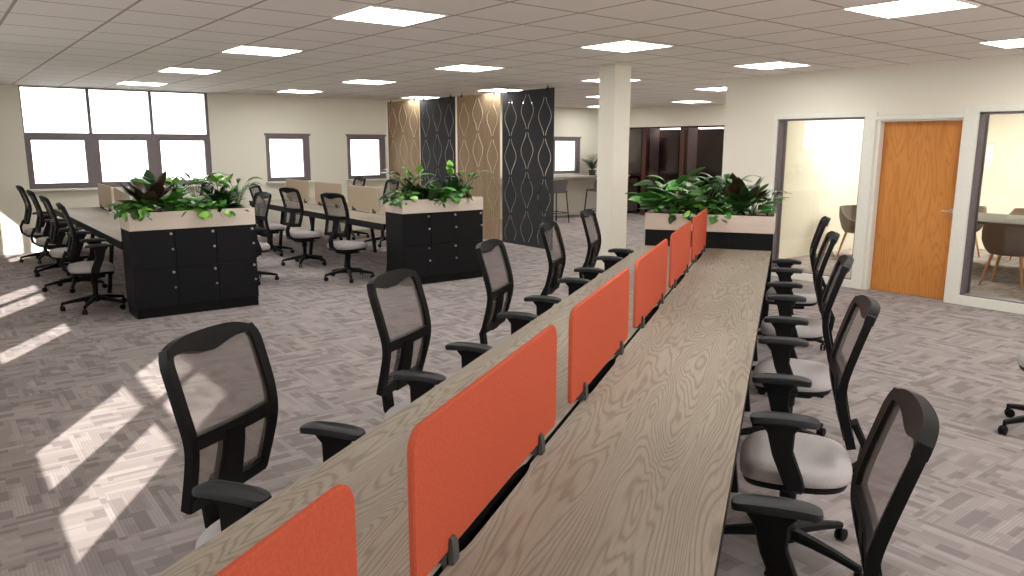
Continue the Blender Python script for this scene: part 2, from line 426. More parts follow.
# meeting-room wall with its two glazed panels and the door
GL = [(-5.93, -4.77, .095, 2.035), (-3.535, -1.9, .105, 2.05)]
DOOR = (-4.62, -3.685, 0, 1.995)
TH = .16
struct(wall_mesh('y', YD, TH, XC, XE+.1, 0, HC, GL+[DOOR]).build('wall_back', 'wall', smooth=0), 'cream wall of the meeting room with door and glazing')
b = MB(); b.box(XC, XC+.1, YD+TH, YF, 0, HC); struct(b.build('wall_side', 'wall', smooth=0), 'side wall of the meeting room')
for n, (x0, x1, z0, z1) in enumerate(GL):
    b = MB(); t = .035; d0, d1 = YD-.004, YD+TH
    b.box(x0, x0+t, d0+.01, d1, z0, z1); b.box(x1-t*.5, x1, d0+.01, d1, z0, z1)
    b.box(x0, x1, d0+.01, d1, z1-t*.6, z1); b.box(x0, x1, d0+.01, d1, z0, z0+.012)
    w = struct(b.build('window_%d' % (n+11), 'frame', smooth=0), 'full height glazed panel of the meeting room')
    g = MB(); g.box(x0+t, x1-t*.5, YD+.09, YD+.10, z0+.012, z1-t*.6); g.build('glass', 'glass', w, 0)
# pale frames standing slightly proud of the wall
def trim(n, boxes, label):
    b = MB()
    for q in boxes: b.box(*q, ch=.004)
    return struct(b.build('trim_%d' % n, 'trim', smooth=0), label)
y0_, y1_ = YD-.018, YD+.002
trim(1, [(-5.99, -4.62, y0_, y1_, 2.035, 2.09), (-5.99, -5.93, y0_, y1_, 0, 2.035), (-4.77, -4.63, y0_, y1_, 0, 2.035), (-5.93, -4.77, y0_, y1_, 0, .095)], 'pale frame of the glazed panel left of the door')
trim(2, [(-3.685, -3.535, y0_, y1_, 0, 2.11), (-3.535, -1.8, y0_, y1_, 2.05, 2.11), (-1.9, -1.84, y0_, y1_, 0, 2.05), (-3.535, -1.9, y0_, y1_, 0, .105)], 'pale frame of the glazed panel right of the door')
trim(3, [(-4.635, -4.585, YD+.01, YD+TH, 0, 1.995), (-4.585, -3.685, YD+.01, YD+TH, 1.975, 1.995), (-3.70, -3.685, YD+.01, YD+TH, 0, 1.975), (-4.63, -3.685, y0_, y1_, 1.995, 2.05)], 'pale door frame')
b = MB(); b.box(-4.583, -3.702, YD+.10, YD+.145, .004, 1.973, .002)
d = struct(b.build('door_1', 'door', smooth=0), 'orange oak door between the two glazed panels')
b = MB(); b.lathe([(.0, 0), (.026, 0), (.026, .008), (.0, .008)], 20, (-3.745, YD+.10, 1.0), axis='y')
b.tube([(-3.745, YD+.10, 1.0), (-3.745, YD+.05, 1.0), (-3.755, YD+.043, 1.0), (-3.835, YD+.043, 1.0)], .009, 10)
b.build('handle', 'chrome', d)
b = MB(); b.box(XC-.015, XC, YD-.015, YF, 0, .09, .003); b.box(XC-.015, -5.99, YD-.015, YD, 0, .09, .003); b.box(-1.84, XE, YD-.015, YD, 0, .09, .003)
struct(b.build('baseboard_back', 'trim', smooth=0))
b = MB(); b.box(XW, XW+.015, YS, YF, 0, .09, .003); struct(b.build('baseboard_left', 'trim', smooth=0))
b = MB(); b.box(XW, BX0, YF-.015, YF, 0, .09, .003); b.box(BX1, XC, YF-.015, YF, 0, .09, .003); struct(b.build('baseboard_far', 'trim', smooth=0))
b = MB(); b.box(-6.60, -6.34, 6.28, 6.54, 0, HC, .006); struct(b.build('column', 'wall', smooth=0), 'square cream column behind the long desk')

# phone booths in the far wall
L = BX1-BX0; Dp = 1.5
for n, (x0, x1, lab) in enumerate(((0, .62, 'narrow dark booth bay at the left, beside the column'), (.62, 1.80, 'dark maroon phone booth in the end wall, the left of two'), (1.80, L, 'dark maroon phone booth in the end wall, the right of two'))):
    bt = thing('phone_booth', lab, 'booth', (BX0+x0, YF, 0), 0, 'phone booths in the end wall'); w = x1-x0
    b = MB(); b.box(.003, w-.003, Dp, Dp+.05, 0, BZ-.002); b.box(.003, w-.003, .02, Dp, BZ-.03, BZ-.002)
    if n == 0: b.box(.003, .04, .02, Dp, 0, BZ-.03)
    if n == 2: b.box(w-.04, w-.003, .02, Dp, 0, BZ-.03)
    b.build('lining', 'booth', bt, 0)
    if n:
        b = MB(); b.box(.003, .10, .16, .52, 0, BZ-.03); b.build('divider', 'boothfelt', bt, 0)
        b = MB(); b.box(.003, .095, .52, Dp, 0, BZ-.03); b.build('inner_wall', 'booth', bt, 0)
        b = MB(); b.box(.002, .13, .02, .16, 0, BZ-.032, .004); b.build('post', 'maroon', bt, 0)
        b = MB(); b.box(.18, w-.20, .45, .52, BZ-.06, BZ-.03); b.build('light_strip', 'strip', bt, 0)
        b = MB(); b.box(.10, w-.05, 1.05, Dp, .70, .73, .004); b.build('shelf', 'booth', bt, 0)
    else:
        b = MB(); b.box(.06, .52, 1.0, Dp, 0, .62, .004); b.build('seat_box', 'counter', bt, 0)
    b = MB(); b.box(.14 if n else .04, w-.06, .05, .06, .02, BZ-.05); b.build('glass_front', 'dglass', bt, 0)

# ------------------------------------------------------------------ ceiling lights
XLS = [-2.5 - 2.56*k for k in range(5)]; YLS = [2.72, 5.22, 7.72, 10.22, 12.72]
def ceiling_light(x, y, label, mat, group):
    t = thing('ceiling_light', label, 'ceiling light', (x, y, HC), 0, group)
    b = MB(); h = .302
    for q in ((-h, h, -h, -h+.012), (-h, h, h-.012, h), (-h, -h+.012, -h+.012, h-.012), (h-.012, h, -h+.012, h-.012)): b.box(*q, -.010, 0)
    b.build('light_frame', 'white', t, 0)
    b = MB(); b.box(-h+.012, h-.012, -h+.012, h-.012, -.007, -.001); b.build('diffuser', mat, t, 0)
    return t
rown = ['row leading to the large window', 'row over the beige screens', 'row at the hanging screens', 'row behind the column', 'row before the dark booths']
for j, y in enumerate(YLS):
    for i, x in enumerate(XLS):
        if j >= 3 and x > XC: continue
        x += (.05, -.08, -.25, -.32, -.42)[j]
        ceiling_light(x, y, 'square ceiling light, %s from the window wall, %s' % (ORD[4-i], rown[j]), 'panel', 'square ceiling lights')
for n, (x, y) in enumerate(((-5.9, 11.7), (-4.0, 12.5), (-2.4, 12.5))):  # middle panel is added to brighten the room's far wall
    ceiling_light(x, y, 'square ceiling light inside the meeting room, %s the door' % (('left of', 'behind', 'right of')[n]), 'mpanel', 'meeting room lights')
ceiling_light(.1, 2.72, 'square ceiling light panel above the near end of the long desk', 'panel', 'square ceiling lights')
ceiling_light(.1, 5.22, 'square ceiling light panel farthest from the window wall, near the glazing', 'panel', 'square ceiling lights')

# ------------------------------------------------------------------ office chair
def cprof(z):
    k = z-.80
    return -.147 - .30*(math.sqrt(k*k+.0036)-.06)
def make_chair(name, arms=True):
    t = thing(name, '', 'chair')
    # seat
    def outline(s, dz):
        pts = []
        for k in range(32):
            a = 2*PI*k/32; ca, sa = math.cos(a), math.sin(a); e = .62
            x = .235*s*math.copysign(abs(ca)**e, ca); y = .215*s*math.copysign(abs(sa)**e, sa)
            drop = .02*max(0, (y-.08)/.13)**2
            pts.append((x*(1-.08*(y < 0)*(-y/.22)), y-.015, dz-drop))
        return pts
    b = MB(); b.loft([outline(s, z) for s, z in ((.90, .405), (.985, .415), (1.0, .435), (.985, .458), (.93, .473), (.8, .480), (.45, .476), (.12, .474))])
    b.build('seat', 'seat', t, 60)
    b = MB(); b.loft([outline(s, z) for s, z in ((.80, .378), (.93, .385), (.955, .405), (.9, .41))]); b.box(-.10, .10, -.12, .10, .335, .38, .01)
    b.build('seat_pan', 'black', t)
    # backrest
    def P(x, z): return (x, cprof(z) - .035*(1-(x/.235)**2)*max(0, min(1, (z-.5)/.6)), z)
    def N(x, z):
        e = .004; dx = Vector(P(x+e, z))-Vector(P(x-e, z)); dz = Vector(P(x, z+e))-Vector(P(x, z-e)); return dx.cross(dz).normalized()
    hw = lambda z: (.192 + .026*min(1, max(0, (z-.55)/.35))) - .022*max(0, (z-1.035)/.06)**2
    lin = lambda a, b_, n: [a+(b_-a)*i/(n-1) for i in range(n)]
    b = MB()
    for s in (-1, 1):
        def PP(v, z, s=s):
            w = .034
            top = 1.0
            return P(s*(hw(z) - w*v), z)
        b.shell([0, .25, .75, 1], lin(.575, 1.092, 22), PP, lambda v, z, s=s: N(s*(hw(z)-.02), z), .029)
    def top(x, v):
        zt = 1.112 - .030*(abs(x)/.2)**4; zb = 1.074 - .032*math.exp(-(x/.10)**2)-.012*(abs(x)/.2)**4; return P(x, zb+(zt-zb)*v)
    b.shell(lin(-.2, .2, 25), [0, .2, .8, 1], top, lambda x, v: N(x, 1.07), .034)
    def mid(x, v): return P(x, .795+.012*(x/.2)**2 + .045*(v-.5))
    b.shell(lin(-.19, .19, 11), [0, .5, 1], mid, lambda x, v: N(x, .8), .032)
    def bot(x, v): return P(x, .565+.008*(x/.2)**2 + .045*v)
    b.shell(lin(-.185, .185, 11), [0, .5, 1], bot, lambda x, v: N(x, .57), .034)
    b.shell([-1, -.3, .3, 1], lin(.56, .80, 7), lambda s, z: P(s*(.052-.012*(z-.56)/.24), z), lambda s, z: N(0, z), .040)
    br = b.build('backrest', 'black', t, 40)
    b = MB(); b.shell(lin(-.185, .185, 9), lin(0, 1, 9), lambda x, v: P(x, .81+(1.078-.032*math.exp(-(x/.10)**2)-.012*(abs(x)/.2)**4-.81)*v), lambda x, v: N(x, .81+.23*v), .004); b.build('mesh_panel', 'net', br, 60)
    for s in (-1, 1):
        b = MB(); b.shell(lin(.045, .165, 4), lin(.59, .785, 6), lambda x, z, s=s: P(s*x, z), lambda x, z, s=s: N(s*x, z), .004); b.build('mesh_panel', 'net', br, 60)
    b = MB(); b.beam([(0, cprof(.60)-.035, .62), (0, -.275, .52), (0, -.265, .44), (0, -.20, .385), (0, 0, .36)], [.07, .075, .075, .07, .07], [.03, .028, .028, .028, .03], (1, 0, 0)); b.build('back_bracket', 'black', t)
    if arms:
        for s in (-1, 1):
            b = MB()
            b.beam([(s*.262, .055, .684), (s*.262, .055, .64), (s*.262, .045, .56), (s*.262, .0, .45), (s*.262, -.01, .42)], [.17, .10, .078, .074, .07], [.045, .036, .034, .036, .036], (0, 1, 0), .2)
            b.beam([(s*.268, -.005, .425), (s*.20, -.005, .385), (s*.08, -.005, .372)], .075, .024, (0, 1, 0))
            a = b.build('armrest', 'black', t)
            b = MB(); pts = []
            for k in range(24):
                an = 2*PI*k/24; ca, sa = math.cos(an), math.sin(an); pts.append((.042*math.copysign(abs(ca)**.55, ca), .125*math.copysign(abs(sa)**.45, sa)))
            b.loft([[(s*.262+x*q, .045+y*q2, z + .016 + .012*(abs(y)/.125)**3*(-1)) for x, y in pts] for q, q2, z in ((.7, .92, .664), (.95, .98, .668), (1, 1, .680), (.93, .985, .690), (.6, .9, .694))])
            b.build('arm_pad', 'arm', a, 50)
    # base
    b = MB(); b.lathe([(.026, .13), (.026, .26), (.034, .262), (.034, .345), (.05, .35)], 16); b.build('gas_lift', 'steel', t)
    b = MB(); b.lathe([(.0, .075), (.045, .08), (.052, .10), (.045, .145), (.03, .155)], 18)
    for k in range(5):
        a = 2*PI*k/5+PI/2; ca, sa = math.cos(a), math.sin(a)
        b.beam([(ca*r, sa*r, z) for r, z in ((.03, .115), (.12, .108), (.22, .094), (.315, .075))], [.055, .048, .04, .032], [.05, .042, .034, .026], (-sa, ca, 0))
    base = b.build('star_base', 'black', t)
    for k in range(5):
        a = 2*PI*k/5+PI/2; ca, sa = math.cos(a), math.sin(a); q = a + [.6, -1.1, 1.9, .2, -2.3][k]
        cx, cy = ca*.315, sa*.315
        b = MB(); b.tube([(cx, cy, .08), (cx, cy, .05)], .010, 8)
        for s in (-1, 1):
            rings = []
            for off, r in ((.004, .022), (.006, .027), (.016, .0275), (.020, .022)):
                o = Vector((-math.sin(q), math.cos(q), 0))*off*s + Vector((cx+math.cos(q)*.012, cy+math.sin(q)*.012, .0275))
                rings.append([tuple(o + Vector((math.cos(q)*math.cos(u)*r, math.sin(q)*math.cos(u)*r, math.sin(u)*r))) for u in [2*PI*i/14 for i in range(14)]])
            b.loft(rings)
        b.build('castor', 'steel', base)
    b = MB(); b.tube([(.08, .03, .36), (.17, .03, .355), (.21, .03, .35)], [.006, .006, .009], 8); b.build('lever', 'steel', t)
    return t
DD = -0.5761
U = Vector((math.sin(DD), math.cos(DD), 0)); Wv = Vector((math.cos(DD), -math.sin(DD), 0))
RZ = -DD
def DW(w, u, z=0): return tuple(U*u + Wv*w + Vector((0, 0, z)))
chairA = make_chair('office_chair'); usedA = [0]
chairB = make_chair('office_chair', False); usedB = [0]
rnd = random.Random(5)
def place(proto, used, loc, rz, label, group, spin=None):
    o = proto if not used[0] else dup(proto); used[0] = 1
    o.location = loc; o.rotation_euler.z = rz; o['label'] = label
    if group: o['group'] = group
    for k in bpy.data.objects:
        if k.parent == o and k.name.startswith('star_base'): k.rotation_euler.z = rnd.uniform(-.6, .6) if spin is None else spin
    return o
facing = lambda v: math.atan2(-v[0], v[1])
for i, u in enumerate([1.89, 3.17, 4.41, 5.65, 6.88]):
    place(chairA, usedA, DW(.086 if i else .076, u), facing(-Wv) + (0, .03, -.02, .03, 0)[i], 'black mesh office chair right of the long desk, %s' % ['nearest the camera', 'second from the camera', 'third from the camera', 'fourth from the camera', 'farthest, nearest the planter'][i], 'chairs right of the long desk', (-.25, .1, .3, -.2, .2)[i])
for i, u in enumerate([1.90, 3.10, 4.38, 5.64, 6.86]):
    o = place(chairA, usedA, DW(-1.495 + (.008 if i == 1 else 0), u+.02), facing(Wv) + (0, -.03, .02, .03, 0)[i], 'black mesh office chair left of the long desk, %s' % ['nearest the camera', 'second from the camera', 'third from the camera', 'fourth from the camera', 'farthest, before the column'][i], 'chairs left of the long desk')
    for k in bpy.data.objects:
        if k.parent == o and k.name.startswith('armrest'): k.location.z = .022      # arms set a notch higher
for i, x in enumerate([-8.90, -10.29, -11.67, -13.05]):
    place(chairA, usedA, (x, 1.285, 0), (-.06, .02, 0, .04)[i], 'black office chair in the row under the large window, %s' % ['nearest the black lockers', 'second from the black lockers', 'third from the black lockers', 'farthest, at the sunlit wall'][i], 'chairs at the desk by the large window')
for i, (x, y) in enumerate([(-9.52, 3.12), (-10.35, 3.02), (-11.65, 3.05), (-12.95, 3.0)]):
    place(chairA, usedA, (x, y, 0), PI + (.1, -.05, .05, 0)[i], 'black office chair behind the left planter, %s' % ['at its right end, base showing', 'second from the camera', 'third from the camera', 'farthest, by the window'][i], 'chairs behind the left planter')
for i, (x, y) in enumerate([(-8.98, 4.20), (-10.45, 4.22), (-11.75, 4.2)]):
    place(chairB, usedB, (x, y, 0), (.28, .24, .05)[i], 'armless black chair with grey seat before the beige screens, %s' % ['nearest the camera', 'middle of three', 'farthest of three'][i], 'armless chairs before the beige screens', (.3, .1, -.2)[i])
for i, (x, y) in enumerate([(-11.75, 6.15), (-13.0, 6.15)]):
    place(chairB, usedB, (x, y, 0), PI, 'black chair back showing behind the beige screens, %s' % ['beside the right planter', 'under the second small window'][i], 'chairs behind the beige screens')
place(chairB, usedB, (-1.475, 5.235, 0), 2.5, 'black office chair cut by the right picture edge, alone on the carpet', None, 0)

# ------------------------------------------------------------------ long bench desk
def worktop(x0, x1, y0, y1, z, cut_side):
    """board with a cable cut-out in one long edge (x = cut_side); local x across, y along"""
    L_ = y1-y0; c = .011; out = 1 if cut_side == x0 else -1
    ya, yb = y0+L_*.24, y1-L_*.30
    cutp = [(0, ya), (.35*c, ya+.015), (.8*c, ya+.045), (c, ya+.08), (c, yb-.08), (.8*c, yb-.045), (.35*c, yb-.015), (0, yb)]
    if cut_side == x0: poly = [(x1, y0), (x1, y1), (x0, y1)] + [(x0+d, y) for d, y in cutp[::-1]] + [(x0, y0)]
    else: poly = [(x0, y1), (x0, y0), (x1, y0)] + [(x1-d, y) for d, y in cutp] + [(x1, y1)]
    b = MB(); b.prism(poly, z-.026, z, 0, 1); return b
def bench(name, label, loc, rz, n, pitch, half, zt, mat):
    """double-sided bench: local y along, x across, centred on x=0"""
    t = thing(name, label, 'desk', loc, rz); gap = .007
    for k in range(n):
        for s in (-1, 1):
            x0, x1 = (gap, half) if s > 0 else (-half, -gap)
            worktop(x0, x1, k*pitch, (k+1)*pitch, zt, x0 if s > 0 else x1).build('worktop', [mat, 'steel'], t, 0)
    for k in range(n+1):
        y = min(max(k*pitch, .04), n*pitch-.05)
        for s in (-1, 1):
            b = MB(); b.beam([(s*(half-.14), y, zt-.03), (s*(half-.05), y, 0)], .05, .04, (0, 1, 0), .08); b.build('leg', 'steel', t, 0)
        b = MB(); b.box(-half+.12, half-.12, y-.025, y+.025, zt-.07, zt-.027); b.build('crossbar', 'steel', t, 0)
    for s in (-1, 1):
        b = MB(); b.box(min(s*(half-.03), s*(half-.003)), max(s*(half-.03), s*(half-.003)), .02, n*pitch-.02, zt-.085, zt-.026); b.build('side_rail', 'steel', t, 0)
    b = MB(); b.box(-.09, .09, .10, n*pitch-.10, zt-.17, zt-.16); b.box(-.09, -.084, .10, n*pitch-.10, zt-.16, zt-.08); b.box(.084, .09, .10, n*pitch-.10, zt-.16, zt-.08)
    b.build('cable_tray', 'steel', t, 0)
    return t
ZT = .73
bench('bench_desk', 'long grey oak bench desk with orange screens running away from the camera', DW(-.70, -.02), RZ, 6, 1.2525, .60, ZT, 'oak')

def screen_mesh(L_, z0, z1, th, r):
    """upright board: y along, rounded top corners"""
    pts = []
    for cx, cz, a0, rr in ((L_-r, z1-r, 0, r), (r, z1-r, 90, r), (.02, z0+.02, 180, .02), (L_-.02, z0+.02, 270, .02)):
        for k in range(7):
            a = math.radians(a0+15*k); pts.append((cx+rr*math.cos(a), cz+rr*math.sin(a)))
    b = MB(); e = .004
    cx, cz = L_/2, (z0+z1)/2
    def ring(x, ins): return [(x, p[0]+math.copysign(ins, cx-p[0]), p[1]+math.copysign(ins, cz-p[1])) for p in pts]
    b.loft([ring(-th/2, e), ring(-th/2+e, 0), ring(th/2-e, 0), ring(th/2, e)]); return b
def clip_mesh(y):
    b = MB()
    for s in (-1, 1):
        b.loft([[(s*.0092, y-w, z), (s*(.0092+d), y-w, z), (s*(.0092+d), y+w, z), (s*.0092, y+w, z)] for z, d, w in ((ZT+.001, .013, .017), (ZT+.010, .014, .017), (ZT+.052, .011, .016), (ZT+.066, .006, .011))])
    b.box(-.0055, .0055, y-.02, y+.02, ZT-.03, ZT+.032); return b
def make_screen(name, L_, mat, z1, r, offs):
    t = thing(name, '', 'desk screen')
    screen_mesh(L_, ZT+.033, z1, .017, r).build('panel', mat, t, 30)
    for y in offs: clip_mesh(y).build('clip', 'clip', t, 20)
    return t
scr = make_screen('desk_screen', 1.055, 'felt', 1.120, .05, (.180, .868))
for i in range(6):
    o = scr if i == 0 else dup(scr)
    o.location = DW(-.70, 1.330+1.255*(i-1)-(.025 if i == 0 else 0)); o.rotation_euler.z = RZ
    o['label'] = 'orange felt desk screen, ' + ['cut by the bottom edge, nearest the camera', 'largest whole one, second from the camera', 'third from the camera on the long desk', 'fourth from the camera on the long desk', 'fifth from the camera on the long desk', 'farthest, touching the pale planter'][i]
    o['group'] = 'orange screens on the long desk'

# desks by the windows: local y along -> world -X
DR = PI/2
bench('bench_desk', 'grey oak bench desk behind the left black lockers, by the large window', (-8.50, 2.10, 0), DR, 4, 1.25, .60, ZT, 'oak')
bench('bench_desk', 'grey oak bench desk with beige screens behind the right black lockers', (-8.50, 5.07, 0), DR, 4, 1.25, .60, ZT, 'oak')
scb = make_screen('desk_screen', 1.0, 'beige', 1.105, .02, (.17, .83))
k = 0
for row, (yy, xs) in enumerate(((5.07, (-9.76, -11.0, -12.26)), (2.10, (-8.55, -9.80, -11.05, -12.30)))):
    for i, x in enumerate(xs):
        o = scb if k == 0 else dup(scb); k += 1
        o.location = (x, yy, 0); o.rotation_euler.z = DR
        o['label'] = ('beige desk screen on the desk behind the armless chairs, %s' % ['nearest the right planter', 'middle of three', 'farthest, under the small window'][i]) if row == 0 else \
            ('beige desk screen behind the left planter, %s' % ['hidden close behind its plants', 'second from the lockers', 'third from the lockers', 'farthest, below the large window'][i])
        o['group'] = 'beige screens on the window desks'

# ------------------------------------------------------------------ lockers and planter troughs
def locker_bank(label, loc, rz, Wd, D, H, doors=True, cols=3):
    t = thing('locker_bank', label, 'lockers', loc, rz)
    b = MB(); b.box(-Wd/2, Wd/2, -D/2+.018, D/2, .10, H, .003); b.build('carcass', 'locker', t, 0)
    b = MB(); b.box(-Wd/2+.006, Wd/2-.006, -D/2+.012, D/2-.01, 0, .10); b.build('plinth', 'steel', t, 0)
    cw = Wd/cols; rh = (H-.10)/2
    for r in range(2):
        for c in range(cols):
            x0, x1 = -Wd/2+c*cw+.002, -Wd/2+(c+1)*cw-.002; z0, z1 = .10+r*rh+.002, .10+(r+1)*rh-.002
            b = MB(); b.box(x0, x1, -D/2, -D/2+.016, z0, z1, .0015); dr = b.build('door', 'locker', t, 0)
            if doors:
                b = MB(); b.lathe([(.0, 0), (.014, 0), (.014, .010), (.011, .014), (0, .014)], 16, (x1-.033, -D/2, z1-.042), axis='y')
                b.build('lock', 'chrome', dr, 40)
                b = MB(); b.lathe([(.0, 0), (.006, 0), (.006, .012), (.012, .016), (.012, .024), (.009, .028), (0, .028)], 16, (x1-.030, -D/2, z1-.195), axis='y')
                b.build('knob', 'chrome', dr, 40)
    return t
def trough(label, loc, rz, Wd, D, z0, z1):
    t = thing('planter_trough', label, 'planter', (loc[0], loc[1], z0), rz); h = z1-z0; th = .02
    b = MB(); b.box(-Wd/2, Wd/2, -D/2, -D/2+th, 0, h, .003); b.box(-Wd/2, Wd/2, D/2-th, D/2, 0, h, .003)
    b.box(-Wd/2, -Wd/2+th, -D/2+th, D/2-th, 0, h, .003); b.box(Wd/2-th, Wd/2, -D/2+th, D/2-th, 0, h, .003); b.box(-Wd/2+th, Wd/2-th, -D/2+th, D/2-th, 0, .01)
    b.build('box', 'trough', t, 0)
    b = MB(); b.box(-Wd/2+th, Wd/2-th, -D/2+th, D/2-th, .01, h-.025); b.build('soil', 'soil', t, 0)
    return t
LK1 = (-8.27, 2.11); LK2 = (-8.27, 5.075)
locker_bank('black six-door locker bank at the end of the desk by the large window', (LK1[0], LK1[1], 0), PI/2, 1.21, .44, .872)
locker_bank('black six-door locker bank at the end of the desk with beige screens', (LK2[0], LK2[1], 0), PI/2, 1.17, .44, .885)
trough('pale wooden planter trough on the left black lockers', LK1, PI/2, 1.22, .45, .872, 1.048)
trough('pale wooden planter trough on the lockers before the hanging screens', LK2, PI/2, 1.18, .45, .885, 1.048)
PB = DW(-.69, 7.725)
locker_bank('plain black locker bank closing the far end of the long desk', PB, RZ, 1.20, .44, .889, False)
trough('pale wooden planter trough at the far end of the long desk', PB, RZ, 1.21, .45, .889, 1.05)

# ------------------------------------------------------------------ plants
def leaf(b, base, az, pitch, L_, Wd, droop, mi, fold=.25, n=7, shape='lance', twist=0):
    """one curved leaf blade; returns nothing, adds to mesh"""
    p = Vector(base); L_ *= 1.28; Wd *= 1.4; seg = L_/n; ph = pitch; rows = []
    for i in range(n+1):
        tt = i/n
        d = Vector((math.cos(az)*math.cos(ph), math.sin(az)*math.cos(ph), math.sin(ph)))
        sd = Vector((-math.sin(az), math.cos(az), 0)); up = d.cross(sd)*-1
        if twist: sd = (sd*math.cos(twist)+up*math.sin(twist)).normalized(); up = d.cross(sd)*-1
        if shape == 'lance': w = math.sin(PI*min(1, tt*.96+.03))**.8
        elif shape == 'heart': w = math.sin(PI*tt**.55)**.75
        else: w = (1-tt)**.6*min(1, tt*6+.25)
        w *= Wd/2
        rows.append([p - sd*w + up*(w*fold), p, p + sd*w + up*(w*fold)])
        p = p + d*seg; ph -= droop/n
    v = [q for r in rows for q in r]; f = []
    for i in range(n):
        for j in range(2): f.append((i*3+j, i*3+j+1, i*3+j+4, i*3+j+3))
    b.add(v, f, mi)
def stem_to(b, p0, az, pitch, L_, droop, r, mi, n=4):
    L_ *= 1.22; p = Vector(p0); pts = [p]; ph = pitch
    for i in range(n):
        p = p + Vector((math.cos(az)*math.cos(ph), math.sin(az)*math.cos(ph), math.sin(ph)))*(L_/n); pts.append(p); ph -= droop/n
    b.tube(pts, [r*(1-.4*i/n) for i in range(n+1)], 5, mi); return pts[-1], ph
def plant(kind, label, loc, seed, s=1.0, group=None):
    R = random.Random(seed); t = thing('foliage_plant', label, 'plant', loc, 0, group)
    lf, st = MB(), MB()
    if kind == 'rubber':       # big stiff dark leaves, some maroon
        for i in range(24):
            az = i*2.399+R.uniform(-.3, .3); ph = R.uniform(.45, 1.35); h = R.uniform(.03, .16)*s
            e, p2 = stem_to(st, (0, 0, 0), az, 1.3, h+.02, .2, .006*s, 0)
            leaf(lf, e, az, ph, R.uniform(.17, .25)*s, R.uniform(.07, .095)*s, R.uniform(.2, .7), 1 if R.random() < .55 else 0, .3, 7, 'lance', R.uniform(-.5, .5))
        mats = ['g_dark', 'g_red']
    elif kind == 'lily':       # arching petioles with broad mid green blades
        for i in range(34):
            az = i*2.399+R.uniform(-.4, .4); tall = R.random() < .3
            e, p2 = stem_to(st, (R.uniform(-.02, .02), R.uniform(-.02, .02), 0), az, R.uniform(.95, 1.45), (R.uniform(.20, .30) if tall else R.uniform(.07, .17))*s, .55, .0045*s, 0)
            leaf(lf, e, az, p2-.1, R.uniform(.12, .20)*s, R.uniform(.06, .085)*s, R.uniform(.6, 1.4), 1 if R.random() < .3 else 0, .25, 7, 'lance', R.uniform(-.6, .6))
        mats = ['g_mid', 'g_dark']
    elif kind == 'pothos':     # low cushion of small heart leaves, trailing a little
        for i in range(80):
            az = i*2.399+R.uniform(-.4, .4)
            e, p2 = stem_to(st, (R.uniform(-.07, .07), R.uniform(-.07, .07), 0), az, R.uniform(.4, 1.5), R.uniform(.05, .15)*s, .9, .003*s, 0)
            leaf(lf, e, az, p2-.2, R.uniform(.06, .095)*s, R.uniform(.05, .075)*s, R.uniform(.4, 1.2), R.choice([0, 0, 1, 2]), .15, 5, 'heart', R.uniform(-.7, .7))
        mats = ['g_mid', 'g_lime', 'g_dark']
    elif kind == 'spear':      # dense dark narrow leaves with two tall lime shoots
        for i in range(44):
            az = i*2.399+R.uniform(-.4, .4)
            leaf(lf, (R.uniform(-.04, .04), R.uniform(-.04, .04), 0), az, R.uniform(.5, 1.4), R.uniform(.16, .29)*s, R.uniform(.035, .055)*s, R.uniform(.5, 1.5), 0, .3, 8, 'lance', R.uniform(-.4, .4))
        for i in range(3):
            az = R.uniform(0, 6.28); e, p2 = stem_to(st, (0, 0, 0), az, 1.42, R.uniform(.22, .30)*s, .2, .004*s, 0)
            leaf(lf, e, az, 1.1, .10*s, .06*s, .6, 1, .3, 6, 'lance'); leaf(lf, e, az+2.6, .8, .09*s, .055*s, .8, 1, .3, 6, 'lance')
        mats = ['g_dark', 'g_lime']
    elif kind == 'arch':       # few long thin arching leaves
        for i in range(13):
            az = i*2.399+R.uniform(-.3, .3)
            e, p2 = stem_to(st, (0, 0, 0), az, 1.35, R.uniform(.18, .30)*s, .5, .004*s, 0)
            leaf(lf, e, az, p2, R.uniform(.14, .22)*s, R.uniform(.028, .05)*s, 1.6, i % 2, .3, 8, 'lance')
        mats = ['g_dark', 'g_mid']
    else:                      # palm fronds
        for i in range(11):
            az = i*2.399; e = Vector((0, 0, .08)); ph = R.uniform(.7, 1.45); Lf = R.uniform(.35, .6)*s
            p = e.copy()
            for k in range(12):
                d = Vector((math.cos(az)*math.cos(ph), math.sin(az)*math.cos(ph), math.sin(ph))); q = p + d*Lf/12
                st.tube([p, q], .003, 4, 0)
                for sd in (-1, 1): leaf(lf, q, az+sd*1.0, ph*.5, .13*s*(1-.5*k/12), .022*s, .5, 0, .1, 4, 'lance')
                p = q; ph -= .09
        mats = ['g_fern']
    lf.build('leaves', mats, t, 60)
    if st.f: st.build('stems', 'stem', t, 60)
    return t
def plant_row(origin, axis, z, lst, where, seed):
    """axis: unit vector along the trough; lst of (offset, across, kind, size, description)"""
    ac = Vector((axis.y, -axis.x, 0))
    for i, (a, c, kind, s, desc) in enumerate(lst):
        p = Vector((origin[0], origin[1], 0)) + axis*a + ac*c
        plant(kind, '%s %s' % (desc, where), (p.x, p.y, z), seed+i, s, 'planter plants')
Yax = Vector((0, 1, 0))
